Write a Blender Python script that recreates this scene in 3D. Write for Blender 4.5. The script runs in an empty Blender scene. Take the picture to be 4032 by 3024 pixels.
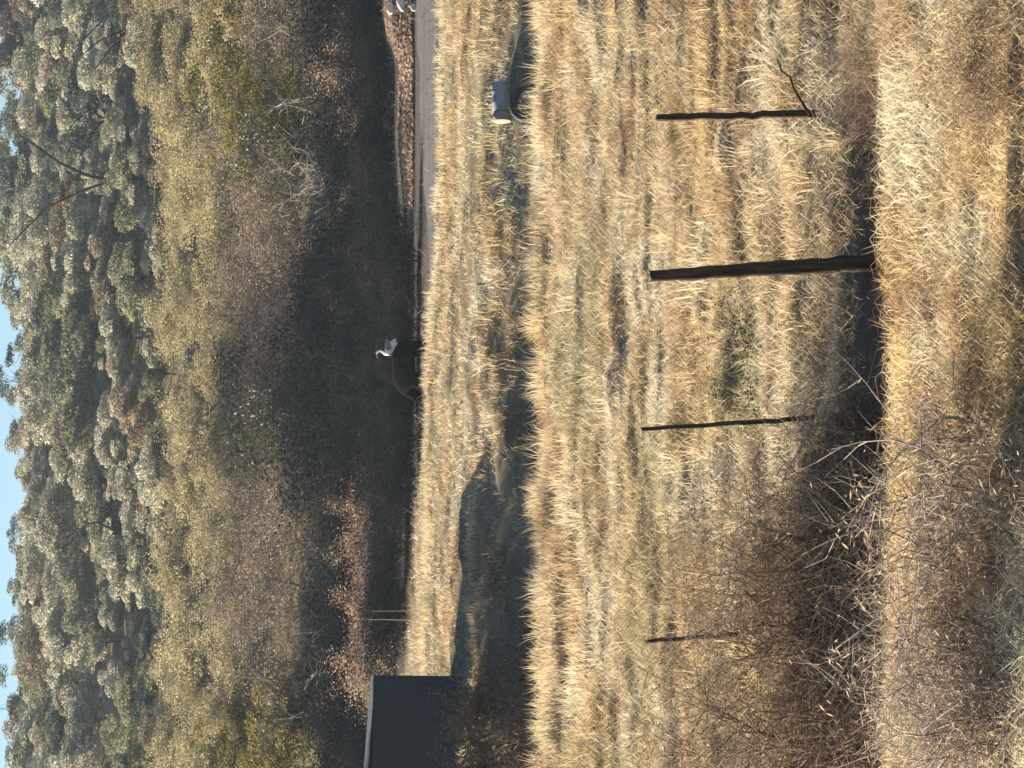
import bpy, math, random
import numpy as np
from mathutils import Vector, Matrix

SC = bpy.context.scene
COL = SC.collection
RNG = np.random.default_rng(11)
random.seed(5)

# ------------------------------------------------------------------ camera
# The photograph was taken with the phone turned on its side and stored
# unrotated: the sky is on the left of the picture, so the camera is rolled 90.
FPX, CU, CV, HORIZ, CAMH = 11200.0, 1512.0, 2016.0, 1264.0, 4.0
PITCH = math.atan((CV - HORIZ) / FPX)
FWD = Vector((0, math.cos(PITCH), -math.sin(PITCH)))
UPC = Vector((0, math.sin(PITCH), math.cos(PITCH)))
cam_d = bpy.data.cameras.new('camera')
cam = bpy.data.objects.new('camera', cam_d)
COL.objects.link(cam)
cam_d.sensor_width = 36.0
cam_d.lens = 100.0
cam_d.clip_start = 0.5
cam_d.clip_end = 6000
R3 = Matrix((-UPC, Vector((1, 0, 0)), -FWD)).transposed()
cam.matrix_world = Matrix.Translation((0, 0, CAMH)) @ R3.to_4x4()
SC.camera = cam

# ------------------------------------------------------------------ light
SUN = Vector((-0.76, 0.55, 0.34)).normalized()
world = bpy.data.worlds.new('World')
SC.world = world
world.use_nodes = True
nt = world.node_tree
sky = nt.nodes.new('ShaderNodeTexSky')
sky.sky_type = 'NISHITA'
sky.sun_disc = False
sky.sun_elevation = math.asin(SUN.z)
sky.sun_rotation = math.atan2(SUN.x, SUN.y)
sky.air_density = 1.0
sky.dust_density = 0.0
sky.ozone_density = 3.0
bg = nt.nodes['Background']
bg.inputs['Strength'].default_value = 0.034
nt.links.new(sky.outputs[0], bg.inputs['Color'])
sun_d = bpy.data.lights.new('sun', 'SUN')
sun_d.energy = 5.0
sun_d.angle = math.radians(0.6)
sun_d.color = (1.0, 0.87, 0.69)
sun = bpy.data.objects.new('sun', sun_d)
sun.rotation_euler = SUN.to_track_quat('Z', 'Y').to_euler()
sun.location = (-40, 20, 40)
COL.objects.link(sun)
SC.view_settings.view_transform = 'Standard'
SC.view_settings.look = 'None'
SC.view_settings.gamma = 1.0
SC.view_settings.exposure = 2.03
try:
    SC.view_settings.use_curve_mapping = False
except Exception:
    pass
SC.cycles.volume_bounces = 0
SC.cycles.max_bounces = 5
SC.cycles.diffuse_bounces = 3
SC.cycles.transmission_bounces = 3
SC.cycles.transparent_max_bounces = 4

# ------------------------------------------------------------------ noise + terrain
_TAB = np.random.default_rng(77).random((256, 256))


def vnoise(x, y):
    x = np.asarray(x, float); y = np.asarray(y, float)
    xi = np.floor(x).astype(int); yi = np.floor(y).astype(int)
    fx = x - xi; fy = y - yi
    fx = fx * fx * (3 - 2 * fx); fy = fy * fy * (3 - 2 * fy)
    a = _TAB[xi & 255, yi & 255]; b = _TAB[(xi + 1) & 255, yi & 255]
    c = _TAB[xi & 255, (yi + 1) & 255]; d = _TAB[(xi + 1) & 255, (yi + 1) & 255]
    return (a * (1 - fx) + b * fx) * (1 - fy) + (c * (1 - fx) + d * fx) * fy


def fbm(x, y, o=3):
    s = 0; a = 0.5; t = 0
    for i in range(o):
        s = s + a * vnoise(x * 2 ** i + 17.3 * i, y * 2 ** i + 5.1 * i); t += a; a *= 0.5
    return s / t


def sst(e0, e1, x):
    t = np.clip((x - e0) / (e1 - e0), 0, 1)
    return t * t * (3 - 2 * t)


PY = [5, 12, 16, 18.2, 18.9, 19.7, 20.6, 21.4, 22.6, 24, 30, 36, 41, 45.8, 47.0, 48.4, 54.3, 55.6, 60, 66, 70.0, 71.2, 74, 78,
      85, 95, 100, 105, 110, 120, 130, 160, 200, 240, 275, 300, 340, 500, 900]
PZ = [-.6, -.55, -.48, -.43, -.45, -.45, -.40, -.13, .02, .12, .18, .25, .27, .30,   .28, .2, .2, 1.07, 1.14, 1.24, 1.30, 1.28, .75, .70,
      .78, .95, 1.25, 1.6, 2.1, 3.3, 5.0, 10.4, 18.0, 25.2, 30.6, 31.4, 28, 24, 20]


def sst(e0, e1, x):
    t = np.clip((x - e0) / (e1 - e0), 0, 1)
    return t * t * (3 - 2 * t)


PY = [5, 12, 16, 18.4, 19.1, 19.9, 21.5, 22.4, 24, 30, 36, 43, 49.0, 50.2, 51.6, 55.6, 57.6, 60, 66, 70.0, 71.2, 74, 78,
      85, 95, 100, 105, 110, 120, 130, 160, 200, 240, 275, 300, 340, 500, 900, 2500]
PZ = [-.6, -.25, -.05, .12, .13, .02, .0, .2, .18, .18, .25, .27, .30, .30, .2, .2, .80, .95, 1.2, 1.32, 1.30, .75, .70,
      .78, .95, 1.25, 1.6, 2.1, 3.3, 5.0, 10.4, 18.0, 24.8, 29.5, 30.5, 28, 24, 20, 10]


def terrain(x, y):
    x = np.asarray(x, float); y = np.asarray(y, float)
    z = np.interp(y, PY, PZ)
    s = x / np.maximum(y, 1) * FPX + CU            # roughly the picture column
    # near ditch, shallow towards the right end
    m1 = (0.55 + .2 * (1 - sst(1150, 1450, s))) * (1 - 0.9 * sst(2450, 2850, s)) + 0.10 * (vnoise(x * .6, 3.3) - .5)
    yy = y + 0.5 * (vnoise(x * .45, 9.1) - .5)
    z = z - m1 * sst(19.0, 19.6, yy) * (1 - sst(20.6, 21.4, yy - 1.3 * (1 - sst(1150, 1550, s))))
    # middle dip, deeper on the left
    m2 = 0.85 - 0.42 * sst(1500, 2400, s)
    ym = y + 1.4 * (vnoise(x * .16, 2.2) - .5)
    z = z - m2 * sst(47.2, 48.6, ym) * (1 - sst(54.4, 55.6, ym))
    # small furrow on the left half
    m3 = 0.42 * (1 - sst(1150, 1350, s))
    z = z - m3 * sst(41.4, 41.9, y) * (1 - sst(43.2, 43.9, y))
    z = z - .33 * sst(1500, 2200, s) * sst(57, 66, y) * (1 - sst(71.5, 75, y))
    z = z + (.20 + .45 * sst(2750, 2950, s)) * sst(2150, 2500, s) * sst(93.2, 95.2, y) * (1 - sst(99, 103, y))     # bank behind the path
    # relief stretched along the rows
    amp = 0.16 * sst(22, 26, y) * (1 - sst(40, 45, y)) + 0.10 * sst(57, 60, y) * (1 - sst(68, 71, y)) + 0.06
    z = z + amp * (fbm(x * .22, y * .9, 3) - .5)
    tus = fbm(x * .9, y * 2.1 + 40, 3)                       # tussocks
    z = z + (.13 * (1 - sst(18.0, 18.6, y)) + .05 + .25 * sst(22.0, 23.5, y) * (1 - sst(70, 74, y))) * np.maximum(tus - .46, -.06) * 1.4
    hill = sst(105, 150, y)
    z = z + hill * (1 - sst(330, 500, y)) * (2.6 * (fbm(x * .045 + 3, y * .03 + 8, 3) - .5))
    return z


def zt(x, y):
    return float(terrain(x, y))


def ray(u, v):
    return (FWD * FPX + Vector((1, 0, 0)) * (u - CU) - UPC * (v - CV)).normalized()


def hit(u, v, y0=14.0, y1=320.0):
    """first ground point seen in picture column u, row v (upright picture)"""
    d = ray(u, v)
    t = np.arange(y0, y1, 0.05)
    p = np.array(d)[None, :] * (t / d.y)[:, None]
    z = p[:, 2] + CAMH
    g = terrain(p[:, 0], t)
    k = np.argmax(z <= g)
    if z[k] > g[k]:
        return None
    return Vector((p[k, 0], t[k], g[k]))


def at(u, y):
    """ground point at distance y in picture column u"""
    x = (u - CU) / FPX * y * 1.002
    return Vector((x, y, zt(x, y)))


def col_u(p):
    return p[0] / p[1] * FPX + CU


# ------------------------------------------------------------------ mesh helpers
def mesh_np(name, verts, loops, counts, cols=None):
    me = bpy.data.meshes.new(name)
    verts = np.asarray(verts, np.float32).reshape(-1, 3)
    loops = np.asarray(loops, np.int32).ravel()
    counts = np.asarray(counts, np.int32).ravel()
    me.vertices.add(len(verts)); me.vertices.foreach_set('co', verts.ravel())
    me.loops.add(len(loops)); me.loops.foreach_set('vertex_index', loops)
    me.polygons.add(len(counts))
    st = np.zeros(len(counts), np.int32); st[1:] = np.cumsum(counts)[:-1]
    me.polygons.foreach_set('loop_start', st)
    me.update(calc_edges=True)
    if cols is not None:
        a = me.color_attributes.new('Col', 'FLOAT_COLOR', 'POINT')
        c = np.ones((len(verts), 4), np.float32); c[:, :3] = cols
        a.data.foreach_set('color', c.ravel())
    return me


def link(name, data, mat=None, parent=None, loc=(0, 0, 0)):
    o = bpy.data.objects.new(name, data)
    COL.objects.link(o)
    o.location = loc
    if mat is not None and data is not None and not data.materials:
        data.materials.append(mat)
    if parent is not None:
        o.parent = parent
    return o


def tag(o, label=None, cat=None, group=None, kind=None):
    if label: o['label'] = label
    if cat: o['category'] = cat
    if group: o['group'] = group
    if kind: o['kind'] = kind
    return o


def smooth(me):
    me.polygons.foreach_set('use_smooth', np.ones(len(me.polygons), bool))
    return me


class Segs:
    """collects tapered three- to n-sided limbs and joins them into one mesh"""
    def __init__(self, n=3):
        self.a = []; self.b = []; self.ra = []; self.rb = []; self.c = []; self.n = n

    def add(self, a, b, ra, rb, c=(1, 1, 1)):
        self.a.append(tuple(a)); self.b.append(tuple(b)); self.ra.append(ra); self.rb.append(rb); self.c.append(c)

    def mesh(self, name):
        A = np.array(self.a); B = np.array(self.b); ra = np.array(self.ra); rb = np.array(self.rb)
        D = B - A; L = np.linalg.norm(D, axis=1, keepdims=True) + 1e-9; D = D / L
        ref = np.where(np.abs(D[:, 2:3]) > .9, np.array([[1., 0, 0]]), np.array([[0, 0, 1.]]))
        U = np.cross(D, ref); U /= np.linalg.norm(U, axis=1, keepdims=True) + 1e-9
        W = np.cross(D, U)
        n = self.n; m = len(A)
        V = np.zeros((m, 2 * n, 3))
        for k in range(n):
            ca, sa = math.cos(2 * math.pi * k / n), math.sin(2 * math.pi * k / n)
            o = U * ca + W * sa
            V[:, k] = A - D * ra[:, None] * .3 + o * ra[:, None]
            V[:, n + k] = B + o * rb[:, None]
        f = []
        for k in range(n):
            k2 = (k + 1) % n
            f += [k, k2, n + k2, n + k]
        base = (np.arange(m) * 2 * n)[:, None]
        side = (base + np.array(f)[None, :])
        cap = base + (n + np.arange(n))[None, :]
        loops = np.concatenate([side, cap], axis=1).ravel()
        counts = np.tile(np.array([4] * n + [n]), m)
        cols = np.repeat(np.array(self.c, float), 2 * n, axis=0)
        return smooth(mesh_np(name, V.reshape(-1, 3), loops, counts, cols))


# ------------------------------------------------------------------ materials
def mat_base(name):
    m = bpy.data.materials.new(name); m.use_nodes = True
    m.node_tree.nodes.clear()
    return m, m.node_tree.nodes, m.node_tree.links


def mat_plant(name, transl=0.35, tint=(1, 1, 1), vary=0.25, rough=0.8):
    """colour carried by each blade or leaf, let through by the sun from behind; every plant slightly different"""
    m, N, L = mat_base(name)
    at_ = N.new('ShaderNodeAttribute'); at_.attribute_name = 'Col'
    oi = N.new('ShaderNodeObjectInfo')
    mr = N.new('ShaderNodeMapRange'); mr.inputs['To Min'].default_value = 1 - vary; mr.inputs['To Max'].default_value = 1 + vary
    L.new(oi.outputs['Random'], mr.inputs['Value'])
    mx = N.new('ShaderNodeMix'); mx.data_type = 'RGBA'; mx.blend_type = 'MULTIPLY'; mx.inputs[0].default_value = 1
    L.new(at_.outputs['Color'], mx.inputs[6])
    cm = N.new('ShaderNodeCombineColor')
    for i in range(3):
        ml = N.new('ShaderNodeMath'); ml.operation = 'MULTIPLY'; ml.inputs[1].default_value = tint[i]
        L.new(mr.outputs[0], ml.inputs[0]); L.new(ml.outputs[0], cm.inputs[i])
    L.new(cm.outputs[0], mx.inputs[7])
    d = N.new('ShaderNodeBsdfDiffuse'); t = N.new('ShaderNodeBsdfTranslucent')
    L.new(mx.outputs[2], d.inputs['Color']); L.new(mx.outputs[2], t.inputs['Color'])
    ms = N.new('ShaderNodeMixShader'); ms.inputs[0].default_value = transl
    L.new(d.outputs[0], ms.inputs[1]); L.new(t.outputs[0], ms.inputs[2])
    o = N.new('ShaderNodeOutputMaterial'); L.new(ms.outputs[0], o.inputs[0])
    return m


def mat_noise(name, stops, scale=(1, 1, 1), detail=6, rough=0.9, bump=0.0, spec=0.2, coord='Object', dist=0.4, metal=0.0):
    m, N, L = mat_base(name)
    tc = N.new('ShaderNodeTexCoord'); mp = N.new('ShaderNodeMapping'); mp.inputs['Scale'].default_value = scale
    L.new(tc.outputs[coord], mp.inputs[0])
    nz = N.new('ShaderNodeTexNoise'); nz.inputs['Scale'].default_value = 1; nz.inputs['Detail'].default_value = detail
    nz.inputs['Roughness'].default_value = .62; nz.inputs['Distortion'].default_value = dist
    L.new(mp.outputs[0], nz.inputs['Vector'])
    cr = N.new('ShaderNodeValToRGB'); e = cr.color_ramp.elements
    while len(e) < len(stops): e.new(0.5)
    for i, (p, c) in enumerate(stops):
        e[i].position = p; e[i].color = (*c, 1)
    L.new(nz.outputs[0], cr.inputs[0])
    b = N.new('ShaderNodeBsdfPrincipled'); b.inputs['Roughness'].default_value = rough
    b.inputs['Specular IOR Level'].default_value = spec; b.inputs['Metallic'].default_value = metal
    L.new(cr.outputs[0], b.inputs['Base Color'])
    if bump:
        bp = N.new('ShaderNodeBump'); bp.inputs['Strength'].default_value = bump; bp.inputs['Distance'].default_value = .05
        L.new(nz.outputs[0], bp.inputs['Height']); L.new(bp.outputs[0], b.inputs['Normal'])
    o = N.new('ShaderNodeOutputMaterial'); L.new(b.outputs[0], o.inputs[0])
    return m


M_GROUND = bpy.data.materials.new('ground'); M_GROUND.use_nodes = True


def build_ground_mat():
    m = M_GROUND; N = m.node_tree.nodes; L = m.node_tree.links; N.clear()
    tc = N.new('ShaderNodeTexCoord')
    at_ = N.new('ShaderNodeAttribute'); at_.attribute_name = 'Col'
    def nz(scale, det):
        mp = N.new('ShaderNodeMapping'); mp.inputs['Scale'].default_value = scale
        L.new(tc.outputs['Object'], mp.inputs[0])
        n = N.new('ShaderNodeTexNoise'); n.inputs['Scale'].default_value = 1; n.inputs['Detail'].default_value = det
        n.inputs['Roughness'].default_value = .7
        L.new(mp.outputs[0], n.inputs['Vector']); return n
    n1 = nz((3, 8, 8), 6); n2 = nz((22, 40, 40), 4)
    ad = N.new('ShaderNodeMath'); ad.operation = 'MULTIPLY_ADD'; ad.inputs[1].default_value = .5
    L.new(n1.outputs[0], ad.inputs[0]); 
    h = N.new('ShaderNodeMath'); h.operation = 'MULTIPLY'; h.inputs[1].default_value = .5
    L.new(n2.outputs[0], h.inputs[0]); L.new(h.outputs[0], ad.inputs[2])
    mr = N.new('ShaderNodeMapRange'); mr.inputs['From Min'].default_value = .3; mr.inputs['From Max'].default_value = .7
    mr.inputs['To Min'].default_value = .55; mr.inputs['To Max'].default_value = 1.4
    L.new(ad.outputs[0], mr.inputs['Value'])
    mx = N.new('ShaderNodeMix'); mx.data_type = 'RGBA'; mx.blend_type = 'MULTIPLY'; mx.inputs[0].default_value = 1
    L.new(at_.outputs['Color'], mx.inputs[6]); L.new(mr.outputs[0], mx.inputs[7])
    b = N.new('ShaderNodeBsdfPrincipled'); b.inputs['Roughness'].default_value = .95; b.inputs['Specular IOR Level'].default_value = .05
    L.new(mx.outputs[2], b.inputs['Base Color'])
    bp = N.new('ShaderNodeBump'); bp.inputs['Strength'].default_value = .8; bp.inputs['Distance'].default_value = .06
    L.new(ad.outputs[0], bp.inputs['Height']); L.new(bp.outputs[0], b.inputs['Normal'])
    o = N.new('ShaderNodeOutputMaterial'); L.new(b.outputs[0], o.inputs[0])


build_ground_mat()
M_GRASS = mat_plant('dry_grass', .38, vary=0)
M_LEAF = mat_plant('leaves', .42, vary=.18)
M_LEAFD = mat_plant('dull_leaves', .12, vary=.18)
M_TWIG = mat_plant('twigs', .0, vary=.2)
M_BARK = mat_noise('bark', [(.3, (.035, .028, .022)), (.7, (.10, .08, .06))], (6, 6, 2), bump=.4)
M_POST = mat_noise('weathered_post', [(.3, (.030, .021, .014)), (.55, (.068, .048, .033)), (.75, (.13, .10, .075))], (30, 30, 4), bump=.8, spec=.1)
M_PATH = mat_noise('bare_path', [(.3, (.065, .06, .062)), (.7, (.105, .095, .096))], (.6, .9, .9), bump=.2)
M_WALL = mat_noise('painted_board', [(.3, (.026, .036, .048)), (.7, (.040, .052, .066))], (.8, .8, .8), rough=.6, spec=.3)
M_TIN = mat_noise('old_tin', [(.3, (.035, .038, .043)), (.7, (.07, .072, .076))], (2, 9, 2), rough=.6, spec=.4, metal=.3)
M_DRUM = mat_noise('blue_grey_plastic', [(.3, (.20, .21, .25)), (.7, (.27, .28, .32))], (3, 3, 3), rough=.55, spec=.3)
M_PALE = mat_noise('pale_end', [(.3, (.22, .18, .15)), (.7, (.30, .25, .21))], (8, 8, 8))
M_RUBBER = mat_noise('rubber', [(.3, (.03, .032, .036)), (.7, (.06, .064, .07))], (6, 6, 6), rough=.8)
M_STONE = mat_noise('pale_stone', [(.3, (.55, .49, .40)), (.7, (.80, .74, .64))], (6, 6, 6), bump=.3)
M_HIDE = mat_noise('black_hide', [(.3, (.002, .002, .0025)), (.7, (.0042, .004, .0042))], (5, 5, 5), rough=1.0, spec=.02)
M_FEATHER = mat_noise('white_feathers', [(.3, (.74, .72, .70)), (.7, (.86, .85, .83))], (20, 20, 20))
M_GREYF = mat_noise('grey_feathers', [(.3, (.16, .15, .16)), (.7, (.26, .24, .26))], (20, 20, 20))
M_BEAK = mat_noise('beak', [(.3, (.5, .3, .08)), (.7, (.6, .38, .1))], (20, 20, 20))

STRAW = np.array((.61, .50, .33)); GOLD = np.array((.61, .475, .28)); PALE = np.array((.72, .64, .48))
BROWN = np.array((.25, .155, .085)); GREEN = np.array((.24, .23, .11)); GREYG = np.array((.40, .385, .24))
SHADE_EARTH = np.array((.085, .075, .066)); DRYB = np.array((.38, .265, .15))  # bare soil colour, darkened to carry the shade below the thicket


def mixc(a, b, t):
    t = np.asarray(t)[:, None]
    return a * (1 - t) + b * t


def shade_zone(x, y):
    """0..1 where the ground is bare earth rather than grass: ditch, dip, path verge, under the thicket (earth darkened there for shade)"""
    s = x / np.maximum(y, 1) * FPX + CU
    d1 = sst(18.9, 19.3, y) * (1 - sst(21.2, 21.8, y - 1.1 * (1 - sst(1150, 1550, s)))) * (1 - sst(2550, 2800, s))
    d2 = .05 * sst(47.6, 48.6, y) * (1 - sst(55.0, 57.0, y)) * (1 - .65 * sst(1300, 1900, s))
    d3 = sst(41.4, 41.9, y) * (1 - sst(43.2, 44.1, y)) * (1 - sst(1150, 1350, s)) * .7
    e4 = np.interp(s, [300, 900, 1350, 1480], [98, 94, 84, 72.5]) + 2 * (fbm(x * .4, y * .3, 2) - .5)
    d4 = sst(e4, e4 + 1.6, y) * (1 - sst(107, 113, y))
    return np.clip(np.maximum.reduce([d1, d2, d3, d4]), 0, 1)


def grass_colour(x, y):
    a = fbm(x * .35, y * .25 + 11, 3); b = fbm(x * .9 + 31, y * .5, 3); c = fbm(x * 1.7 + 7, y * 1.2 + 60, 2)
    col = mixc(np.tile(STRAW, (len(x), 1)), GOLD, sst(.45, .62, a))
    col = mixc(col, PALE, sst(.52, .70, b) * .8)
    col = mixc(col, DRYB, sst(.55, .72, c) * .75)
    col = col * (1 + .16 * (1 - sst(19, 21, y)))[:, None]
    g = fbm(x * .55 + 90, y * .28 + 20, 3)
    col = mixc(col, GREYG, sst(.56, .68, g) * .5 * sst(20, 24, y))
    return col


# ------------------------------------------------------------------ ground
def build_ground():
    ny, nx = 760, 200
    ys = np.concatenate([np.geomspace(6, 62, 470), np.geomspace(62.3, 340, 240), np.geomspace(350, 900, 50)])
    sx = np.linspace(-1, 1, nx); sx = np.sign(sx) * np.abs(sx) ** 1.35
    Y = np.repeat(ys[:, None], nx, 1)
    X = sx[None, :] * (14 + .72 * ys[:, None])
    Z = terrain(X, Y)
    V = np.stack([X, Y, Z], -1).reshape(-1, 3)
    i = np.arange(ny - 1)[:, None] * nx + np.arange(nx - 1)[None, :]
    F = np.stack([i, i + 1, i + nx + 1, i + nx], -1).reshape(-1, 4)
    x = V[:, 0]; y = V[:, 1]
    col = grass_colour(x, y) * .42  # soil under the grass, darkened further for shadow between tussocks
    col = mixc(col, np.where((y < 24)[:, None], np.array((.125, .105, .08)), SHADE_EARTH), shade_zone(x, y))
    hl = sst(108, 125, y)
    n = fbm(x * .11 + 4, y * .055 + 2, 3)
    hillc = mixc(np.tile(np.array((.20, .165, .085)), (len(x), 1)), np.array((.50, .44, .30)), sst(.46, .60, n) * sst(165, 185, y))
    col = mixc(col, hillc, hl)
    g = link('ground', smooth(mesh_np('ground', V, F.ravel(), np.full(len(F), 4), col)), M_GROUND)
    tag(g, kind='structure')


build_ground()


def build_path():
    us = np.linspace(1780, 3500, 240)
    rows = []
    for u in us:
        far = np.interp(u, [1780, 1950, 2400, 2950, 3500], [79.9, 83.5, 88.5, 91.5, 93]) + .35 * math.sin(u * .02)
        near = 79.5
        rows.append([at(u, yy) for yy in np.linspace(near, far, 40)])
    V = np.array([[tuple(p) for p in r] for r in rows]); V[:, :, 2] += .035
    nu, nv = V.shape[:2]
    i = np.arange(nu - 1)[:, None] * nv + np.arange(nv - 1)[None, :]
    F = np.stack([i, i + nv, i + nv + 1, i + 1], -1).reshape(-1, 4)
    # follow the ground closely
    o = link('path', smooth(mesh_np('path', V.reshape(-1, 3), F.ravel(), np.full(len(F), 4))), M_PATH)
    tag(o, kind='structure')


build_path()


# ------------------------------------------------------------------ grass
def blade_mesh(name, x, y, h, w, az, lean, col, z=None):
    n = len(x)
    z = terrain(x, y) if z is None else z
    P = np.stack([x, y, z - .01], -1)
    d = np.stack([np.cos(az), np.sin(az), np.zeros(n)], -1)
    up = np.array([0, 0, 1.])
    l1 = lean * .55; l2 = np.minimum(lean * 1.35, 2.0)
    Mid = P + (h * .55)[:, None] * (np.sin(l1)[:, None] * d + np.cos(l1)[:, None] * up)
    Tip = Mid + (h * .5)[:, None] * (np.sin(l2)[:, None] * d + np.cos(l2)[:, None] * up)
    ra = RNG.random(n) * math.pi
    s = np.stack([np.cos(ra), np.sin(ra), np.zeros(n)], -1) * (w / 2)[:, None]
    V = np.stack([P - s, P + s, Mid + s * .8, Mid - s * .8, Tip], 1).reshape(-1, 3)
    b = (np.arange(n) * 5)[:, None]
    loops = (b + np.array([[0, 1, 2, 3, 3, 2, 4]])).ravel()
    counts = np.tile(np.array([4, 3]), n)
    return mesh_np(name, V, loops, counts, np.repeat(col, 5, axis=0))


def fan(n, y0, y1, margin=1.3):
    y = np.sqrt(RNG.random(n) * (y1 ** 2 - y0 ** 2) + y0 ** 2)
    x = (RNG.random(n) * 2 - 1) * (.137 * y * margin + .6)
    return x, y


def grass_patch(n, y0, y1, hm, clump_r, lean=(.35, 1.35), tall=0.0, colf=None, per=26, keep=None):
    nc = max(1, int(n * .75 / per))
    cx, cy = fan(nc, y0, y1)
    k = RNG.integers(0, nc, int(n * .75))
    ang = RNG.random(len(k)) * 2 * math.pi; rr = np.abs(RNG.normal(0, 1, len(k))) * clump_r
    ch = .6 + .9 * RNG.random(nc)
    x1 = cx[k] + np.cos(ang) * rr * 1.5; y1_ = cy[k] + np.sin(ang) * rr
    x2, y2 = fan(n - len(k), y0, y1)
    x = np.concatenate([x1, x2]); y = np.concatenate([y1_, y2])
    az = np.concatenate([ang + RNG.normal(0, .8, len(k)), RNG.random(len(x2)) * 2 * math.pi])
    h = hm * np.concatenate([ch[k], np.full(len(x2), .75)]) * (.55 + .8 * RNG.random(len(x)))
    ccol = np.concatenate([RNG.normal(1, .13, nc)[k], np.ones(len(x2))])
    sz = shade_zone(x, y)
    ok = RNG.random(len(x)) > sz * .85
    for pu, py_ in ((2577, 22.3), (1380, 22.4), (1985, 21.8)):
        ok &= ~((np.abs(x - (pu - CU) / FPX * py_) < .16) & (y > py_ - 1.0) & (y < py_ + .2) & (RNG.random(len(x)) < .85))
    ok &= RNG.random(len(x)) < .18 + 1.6 * fbm(x * .9, y * 2.1 + 40, 3)
    if keep is not None: ok &= keep(x, y)
    x, y, az, h, ccol = x[ok], y[ok], az[ok], h[ok], ccol[ok]
    hv = .55 + .95 * fbm(x * .3 + 55, y * .5 + 5, 2)
    h = h * hv
    ln = lean[0] + (lean[1] - lean[0]) * RNG.random(len(x))
    lie = RNG.random(len(x)) < .45                                 # flattened stems, combed along the rows
    az[lie] = RNG.choice([0, math.pi], lie.sum()) + RNG.normal(0, .3, lie.sum())
    ln[lie] = 1.25 + .35 * RNG.random(lie.sum()); h[lie] *= 1.7
    w = (.0030 + .00017 * y) * (.7 + .6 * RNG.random(len(x)))
    col = grass_colour(x, y) if colf is None else colf(x, y)
    col = col * (ccol * RNG.normal(1, .16, len(x)).clip(.5, 1.5))[:, None]
    br = RNG.random(len(x))
    col[br < .10] = BROWN * (.7 + .6 * RNG.random((int((br < .10).sum()), 1)))
    col[br > .93] = PALE * (1.0 + .2 * RNG.random((int((br > .93).sum()), 1)))
    return x, y, h, w, az, ln, col.clip(0, .85)


def add_grass(*parts):
    arr = [np.concatenate(a) for a in zip(*parts)]
    o = link('dry_grass', blade_mesh('dry_grass', *arr), M_GRASS)
    tag(o, kind='stuff')
    return o


def crest(n, yc, dy, hm, u0, u1, lean=(.1, .9), clump=14):
    nc = max(1, n // clump)
    cu = u0 + (u1 - u0) * RNG.random(nc); cyy = yc + dy * RNG.normal(0, 1, nc)
    k = RNG.integers(0, nc, n)
    ang = RNG.random(n) * 6.283; rr = np.abs(RNG.normal(0, .07 + .0012 * yc, n))
    y = cyy[k] + np.sin(ang) * rr; x = (cu[k] - CU) / FPX * cyy[k] + np.cos(ang) * rr
    h = hm * (.5 + .9 * RNG.random(nc))[k] * (.5 + .7 * RNG.random(n))
    w = (.0045 + .00015 * y) * (.7 + .5 * RNG.random(n))
    col = grass_colour(x, y) * RNG.normal(1.05, .15, n).clip(.6, 1.4)[:, None]
    return x, y, h, w, ang + RNG.normal(0, .6, n), lean[0] + (lean[1] - lean[0]) * RNG.random(n), col.clip(0, .85)


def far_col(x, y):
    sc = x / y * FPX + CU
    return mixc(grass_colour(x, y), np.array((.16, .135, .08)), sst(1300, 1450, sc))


def hill_col(x, y):
    return mixc(np.tile(np.array((.26, .21, .10)), (len(x), 1)), np.array((.50, .44, .30)), sst(.44, .58, fbm(x * .11 + 4, y * .055 + 2, 3)) * sst(160, 180, y))


add_grass(grass_patch(80000, 14.4, 19.2, .12, .07, lean=(.4, 1.5)), crest(7000, 18.6, .25, .15, -300, 3300, lean=(.3, 1.4)),
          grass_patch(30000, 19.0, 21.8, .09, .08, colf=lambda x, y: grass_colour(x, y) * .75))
def pale_strip():
    u0, u1 = 1400, 2010
    n = 1600
    u = u0 + (u1 - u0) * RNG.random(n)
    y = np.full(n, hit(1700, 3330).y) + RNG.normal(0, .035, n)
    x = (u - CU) / FPX * y
    return (x, y, .05 + .12 * RNG.random(n), .004 + .003 * RNG.random(n), RNG.random(n) * 6.283, .2 + 1.0 * RNG.random(n), np.tile(np.array((.50, .45, .38)), (n, 1)))


add_grass(pale_strip())
add_grass(grass_patch(40000, 18.6, 22.6, .13, .08, keep=lambda x, y: x / y * FPX + CU > 2450))
add_grass(grass_patch(200000, 21.2, 36, .115, .09, lean=(.45, 1.6)), crest(2000, 22.6, .25, .14, -300, 3300),
          crest(4000, 27, 2.5, .24, -300, 3300, clump=26))
add_grass(grass_patch(110000, 36, 47.4, .15, .12, lean=(.4, 1.5)), crest(9000, 46.2, .5, .33, -300, 3300, clump=24),
          crest(4000, 41.0, .3, .26, -300, 1350), crest(3000, 44.6, .4, .26, -300, 1400), crest(4000, 41, 3, .32, -300, 3300, clump=26))
add_grass(grass_patch(76000, 47.4, 73, .17, .16), crest(6000, 69.8, .6, .24, -300, 3300), crest(2200, 57.6, .25, .2, -300, 1300), crest(2500, 56.6, .6, .26, 1300, 3300))
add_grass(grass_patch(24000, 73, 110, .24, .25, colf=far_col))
add_grass(grass_patch(30000, 108, 290, .5, .7, colf=hill_col))


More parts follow.
